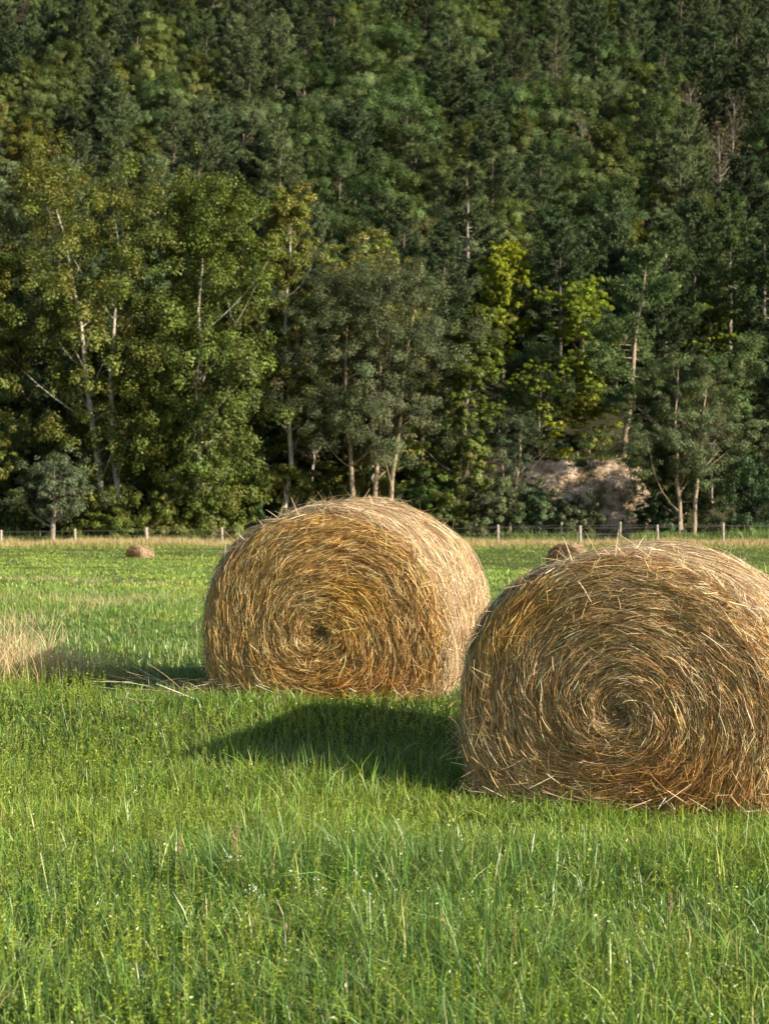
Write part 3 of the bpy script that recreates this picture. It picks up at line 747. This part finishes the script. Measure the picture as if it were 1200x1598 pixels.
# shrubs along the foot of the wood
def shrub_mesh(seed, H, W_, n, col, leaf=.17): return grow(seed, H, W_, .15, 26, n, leaf, col, BK_GREY, 'dome', .8, trunks=((0, .05, 0), (.2, -.1, .05), (-.2, .12, -.03)), tr=.02, rcl=(.13, .22), aspect=.5)
SH = [(180, 115.2, 3.4, 4.8, C_GRN, 'leafy green bush at the foot of the leaning cottonwood trunk'),
      (268, 115.4, 3.8, 5.0, C_COT, 'olive green bush between the two broad left cottonwoods'),
      (335, 115.2, 3.6, 5.2, C_GRN, 'bright leafy bush beneath the broad cottonwood left of the middle bale'),
      (838, 134, 7.5, 7.0, (.09, .13, .04), 'dark green leafy undergrowth between the yellow green maples'),
      (745, 118.5, 5.0, 5.2, C_LOC, 'round grey green shrub standing right of the middle bale at the foot of the wood'),
      (830, 119.5, 4.0, 4.2, (.085, .125, .05), 'low olive shrub in front of the left end of the earth bank'),
      (888, 119.5, 3.4, 4.2, C_LOC, 'grey green shrub in front of the bare earth bank'),
      (665, 119, 5.5, 5.0, (.09, .14, .035), 'green shrub just right of the top of the middle bale'),
      (500, 122, 4.5, 5.0, (.17, .21, .05), 'yellowish green shrub behind the middle bale beneath the trees'),
      (1030, 120, 3.8, 3.6, (.07, .11, .045), 'dark shrub right of the bare earth patch'),
      (1165, 119, 5.5, 6.4, (.06, .10, .04), 'dark green shrub at the right edge below the forked tree'),
      (395, 121, 4.4, 4.6, (.07, .11, .03), 'dark bush left of the middle bale at the foot of the white trunked tree'),
      (20, 116.5, 2.6, 4.0, (.08, .13, .03), 'low green bush left of the small thick trunked tree'),
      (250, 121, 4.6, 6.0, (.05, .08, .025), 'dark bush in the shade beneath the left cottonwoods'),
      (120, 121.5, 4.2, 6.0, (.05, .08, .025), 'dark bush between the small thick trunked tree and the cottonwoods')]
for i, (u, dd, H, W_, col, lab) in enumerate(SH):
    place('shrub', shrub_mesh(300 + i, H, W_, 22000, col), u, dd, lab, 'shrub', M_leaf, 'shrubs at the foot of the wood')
# yellow green maples and small trees on the bank
place('maple_tree', grow(220, 11.5, 5.6, 2.0, 80, 56000, .14, (.34, .38, .035), BK_DARK, 'oval', .8, tr=.014, up=.7, rcl=(.07, .13)), 785, 143,
      'bright yellow green maple glowing in the middle of the wood', 'tree', M_leaf, 'yellow green trees on the slope', dz=1.2)
place('maple_tree', grow(221, 10.5, 6.6, 1.5, 90, 60000, .14, (.24, .29, .035), BK_DARK, 'oval', .65, tr=.014, up=.7, rcl=(.07, .13)), 908, 138,
      'layered yellow green maple right of the brightest maple', 'tree', M_leaf, 'yellow green trees on the slope', dz=.4)
place('maple_tree', grow(222, 7.2, 3.4, 2.6, 26, 9000, .16, (.22, .27, .035), BK_TAN, 'oval', .6, tr=.012, up=.7), 842, 127.8,
      'thin young maple with a pale stem on top of the earth bank', 'tree', M_leaf, 'yellow green trees on the slope')
place('maple_tree', grow(223, 3.0, 2.7, .4, 20, 5200, .15, (.38, .39, .02), BK_TAN, 'dome', .6, tr=.012, up=.8), 862, 127.2,
      'small bright yellow bush like maple on the edge of the earth bank', 'tree', M_leaf, 'yellow green trees on the slope')
place('maple_tree', grow(224, 5.0, 5.4, .8, 30, 11000, .17, (.24, .25, .03), BK_TAN, 'spread', .5, tr=.014, up=.8), 920, 131,
      'low golden green understorey tree behind the earth bank', 'tree', M_leaf, 'yellow green trees on the slope')
place('maple_tree', grow(225, 9.5, 5.2, 2, 34, 14000, .19, (.19, .23, .02), BK_DARK, 'oval', .5, tr=.014, up=.8), 1108, 143,
      'yellow green tree among dark pines at the right', 'tree', M_leaf, 'yellow green trees on the slope', dz=1)
# pines that stand out
def pine(u, d, top, Wd, base, label, seed, col=(.10, .145, .055), lean=0.0, cone=.85, nt_=4200, dz=0.0, bark=BK_GREY):
    x = px(u, d); gz_ = float(ground_z(x, d)); H = pz(top, d) - gz_ - dz
    return place('pine_tree', grow_pine(seed, H, Wd, base * H, nt_, col, bark, cone, .36, lean), u, d, label, 'pine tree', M_needle, 'pines standing out on the slope', dz=dz)
pine(972, 128, 380, 9.5, .30, 'leaning pine with a bare slanting trunk above the earth bank', 401, lean=.12, nt_=5200, bark=BK_TAN)
pine(735, 150, 255, 9.5, .15, 'tall pale green pine above the brightest maple', 402, col=(.13, .17, .075), nt_=5200)
pine(1137, 146, 300, 8.5, .42, 'tall pine with a bare grey trunk near the right edge', 403, nt_=4200, bark=BK_GREY)
pine(1190, 141, 330, 8.5, .25, 'dark layered pine cut off by the right edge', 404, col=(.07, .11, .04), nt_=4200)
pine(870, 148, 300, 9.5, .12, 'broad dark pine behind the layered maple', 405, col=(.075, .115, .04), nt_=5200)
pine(1040, 143, 330, 9.0, .2, 'layered pine behind the leaning one', 406, col=(.09, .13, .05), nt_=4800)

# generic hillside trees: a few of each kind, copied
HP = []
PINES = []
for s, (H, Wd, col, cone, base) in enumerate([(16, 9.2, (.11, .155, .07), .8, .1), (15, 9.0, (.09, .13, .06), .75, .1), (17.5, 9.6, (.135, .17, .08), .85, .12), (14.5, 8.6, (.065, .095, .045), .75, .1)]):
    PINES.append(grow_pine(500 + s, H, Wd, base * H, 5200, col, BK_DARK, cone, .38))
BROAD = []
for s, (H, Wd, col, prof) in enumerate([(12, 9.4, (.115, .165, .06), 'oval'), (11, 9.0, (.155, .195, .065), 'dome'), (12.5, 9.0, (.09, .135, .05), 'oval'), (10.5, 8.8, (.14, .18, .08), 'dome'), (12, 8.6, (.175, .205, .065), 'dome')]):
    BROAD.append(grow(520 + s, H, Wd, 1.0, 56, 34000, .19, col, BK_GREY, prof, .8, tr=.012, lv=.16))
OCHRE = [grow(540 + s, 10.5, 8.0, 1.0, 50, 30000, .19, c, BK_GREY, 'dome', .8, tr=.012, lv=.16) for s, c in enumerate([(.19, .19, .04), (.16, .145, .05)])]
BARE = [grow(560, 11, 5.0, 4.5, 30, 1300, .22, (.14, .12, .06), (.42, .38, .33), 'oval', .7, tr=.013, bare=30)]

r = np.random.default_rng(77)
pts = [(x, y) for x, y in SPOTS]; nfix = len(pts)
cand = []
for _ in range(110000):
    y = r.uniform(128, 300); x = r.uniform(-1, 1) * (y * .2252 + 9)
    cand.append((x, y))
grid = []
for (x, y) in cand:
    md = 5.3 + (y - 128) * .008
    ok = True
    for k, (a, b_) in enumerate(pts):
        if (a - x) ** 2 + (b_ - y) ** 2 < (md if k >= nfix else 4.6) ** 2: ok = False; break
    if ok and not (3 < x < 21 and y < 137) and not (5 < x < 20.5 and y < 139.5): pts.append((x, y)); grid.append((x, y))
protos = {}
kn = make_noise(88, 2, .06)
BANDS = [(0, 170, 'low on the hillside just behind the front trees'), (170, 205, 'half way up the wooded hillside'), (205, 400, 'high on the wooded hillside near the top of the photo')]
for (x, y) in grid:
    z = float(ground_z(x, y)); u = 600 + x / y * F; v = HORIZ - (z + 10 - EYE) / y * F
    k = kn(x, y) + .55 * r.normal()
    if u < 320 and 170 < v < 330 and r.random() < .6: kind, lst = 'ochre', OCHRE
    elif (820 < u < 930 and 30 < v < 110 and r.random() < .6) or (1070 < u < 1180 and 120 < v < 230 and r.random() < .6) or r.random() < .015: kind, lst = 'bare', BARE
    elif r.random() < .03: kind, lst = 'ochre', OCHRE
    elif k > (-.25 if v < 170 else .15) or (u > 1000 and r.random() < .4): kind, lst = 'pine', PINES
    else: kind, lst = 'broad', BROAD
    q = r.integers(0, len(lst)); key = (kind, q)
    place_loc = (x, y, z - .2); rz = r.uniform(0, 6.28); s = r.uniform(.74, 1.06)
    if kind == 'pine' and v < 200: s *= .9
    band = next(bn for bn in BANDS if bn[0] <= y < bn[1])[2]
    nm, lab, cat, mat = {'pine': ('pine_tree', 'dark green layered pine ', 'pine tree', M_needle), 'broad': ('broadleaf_tree', 'rounded green broadleaf tree ', 'tree', M_hill),
                         'ochre': ('maple_tree', 'rounded ochre tinted tree ', 'tree', M_hill), 'bare': ('bare_tree', 'thin grey nearly leafless tree ', 'tree', M_hill)}[kind]
    if key not in protos:
        o = tree_obj(nm, lst[q], place_loc, rz, lab + band, cat, mat)
        protos[key] = o
    else:
        o = copy_tree(protos[key]); o.location = place_loc; o.rotation_euler = (0, 0, rz)
        o['label'] = lab + band
    o.scale = (s * r.uniform(.9, 1.1), s * r.uniform(.9, 1.1), s)
    o['group'] = lab.strip() + 's ' + band
print('hill trees', len(grid))
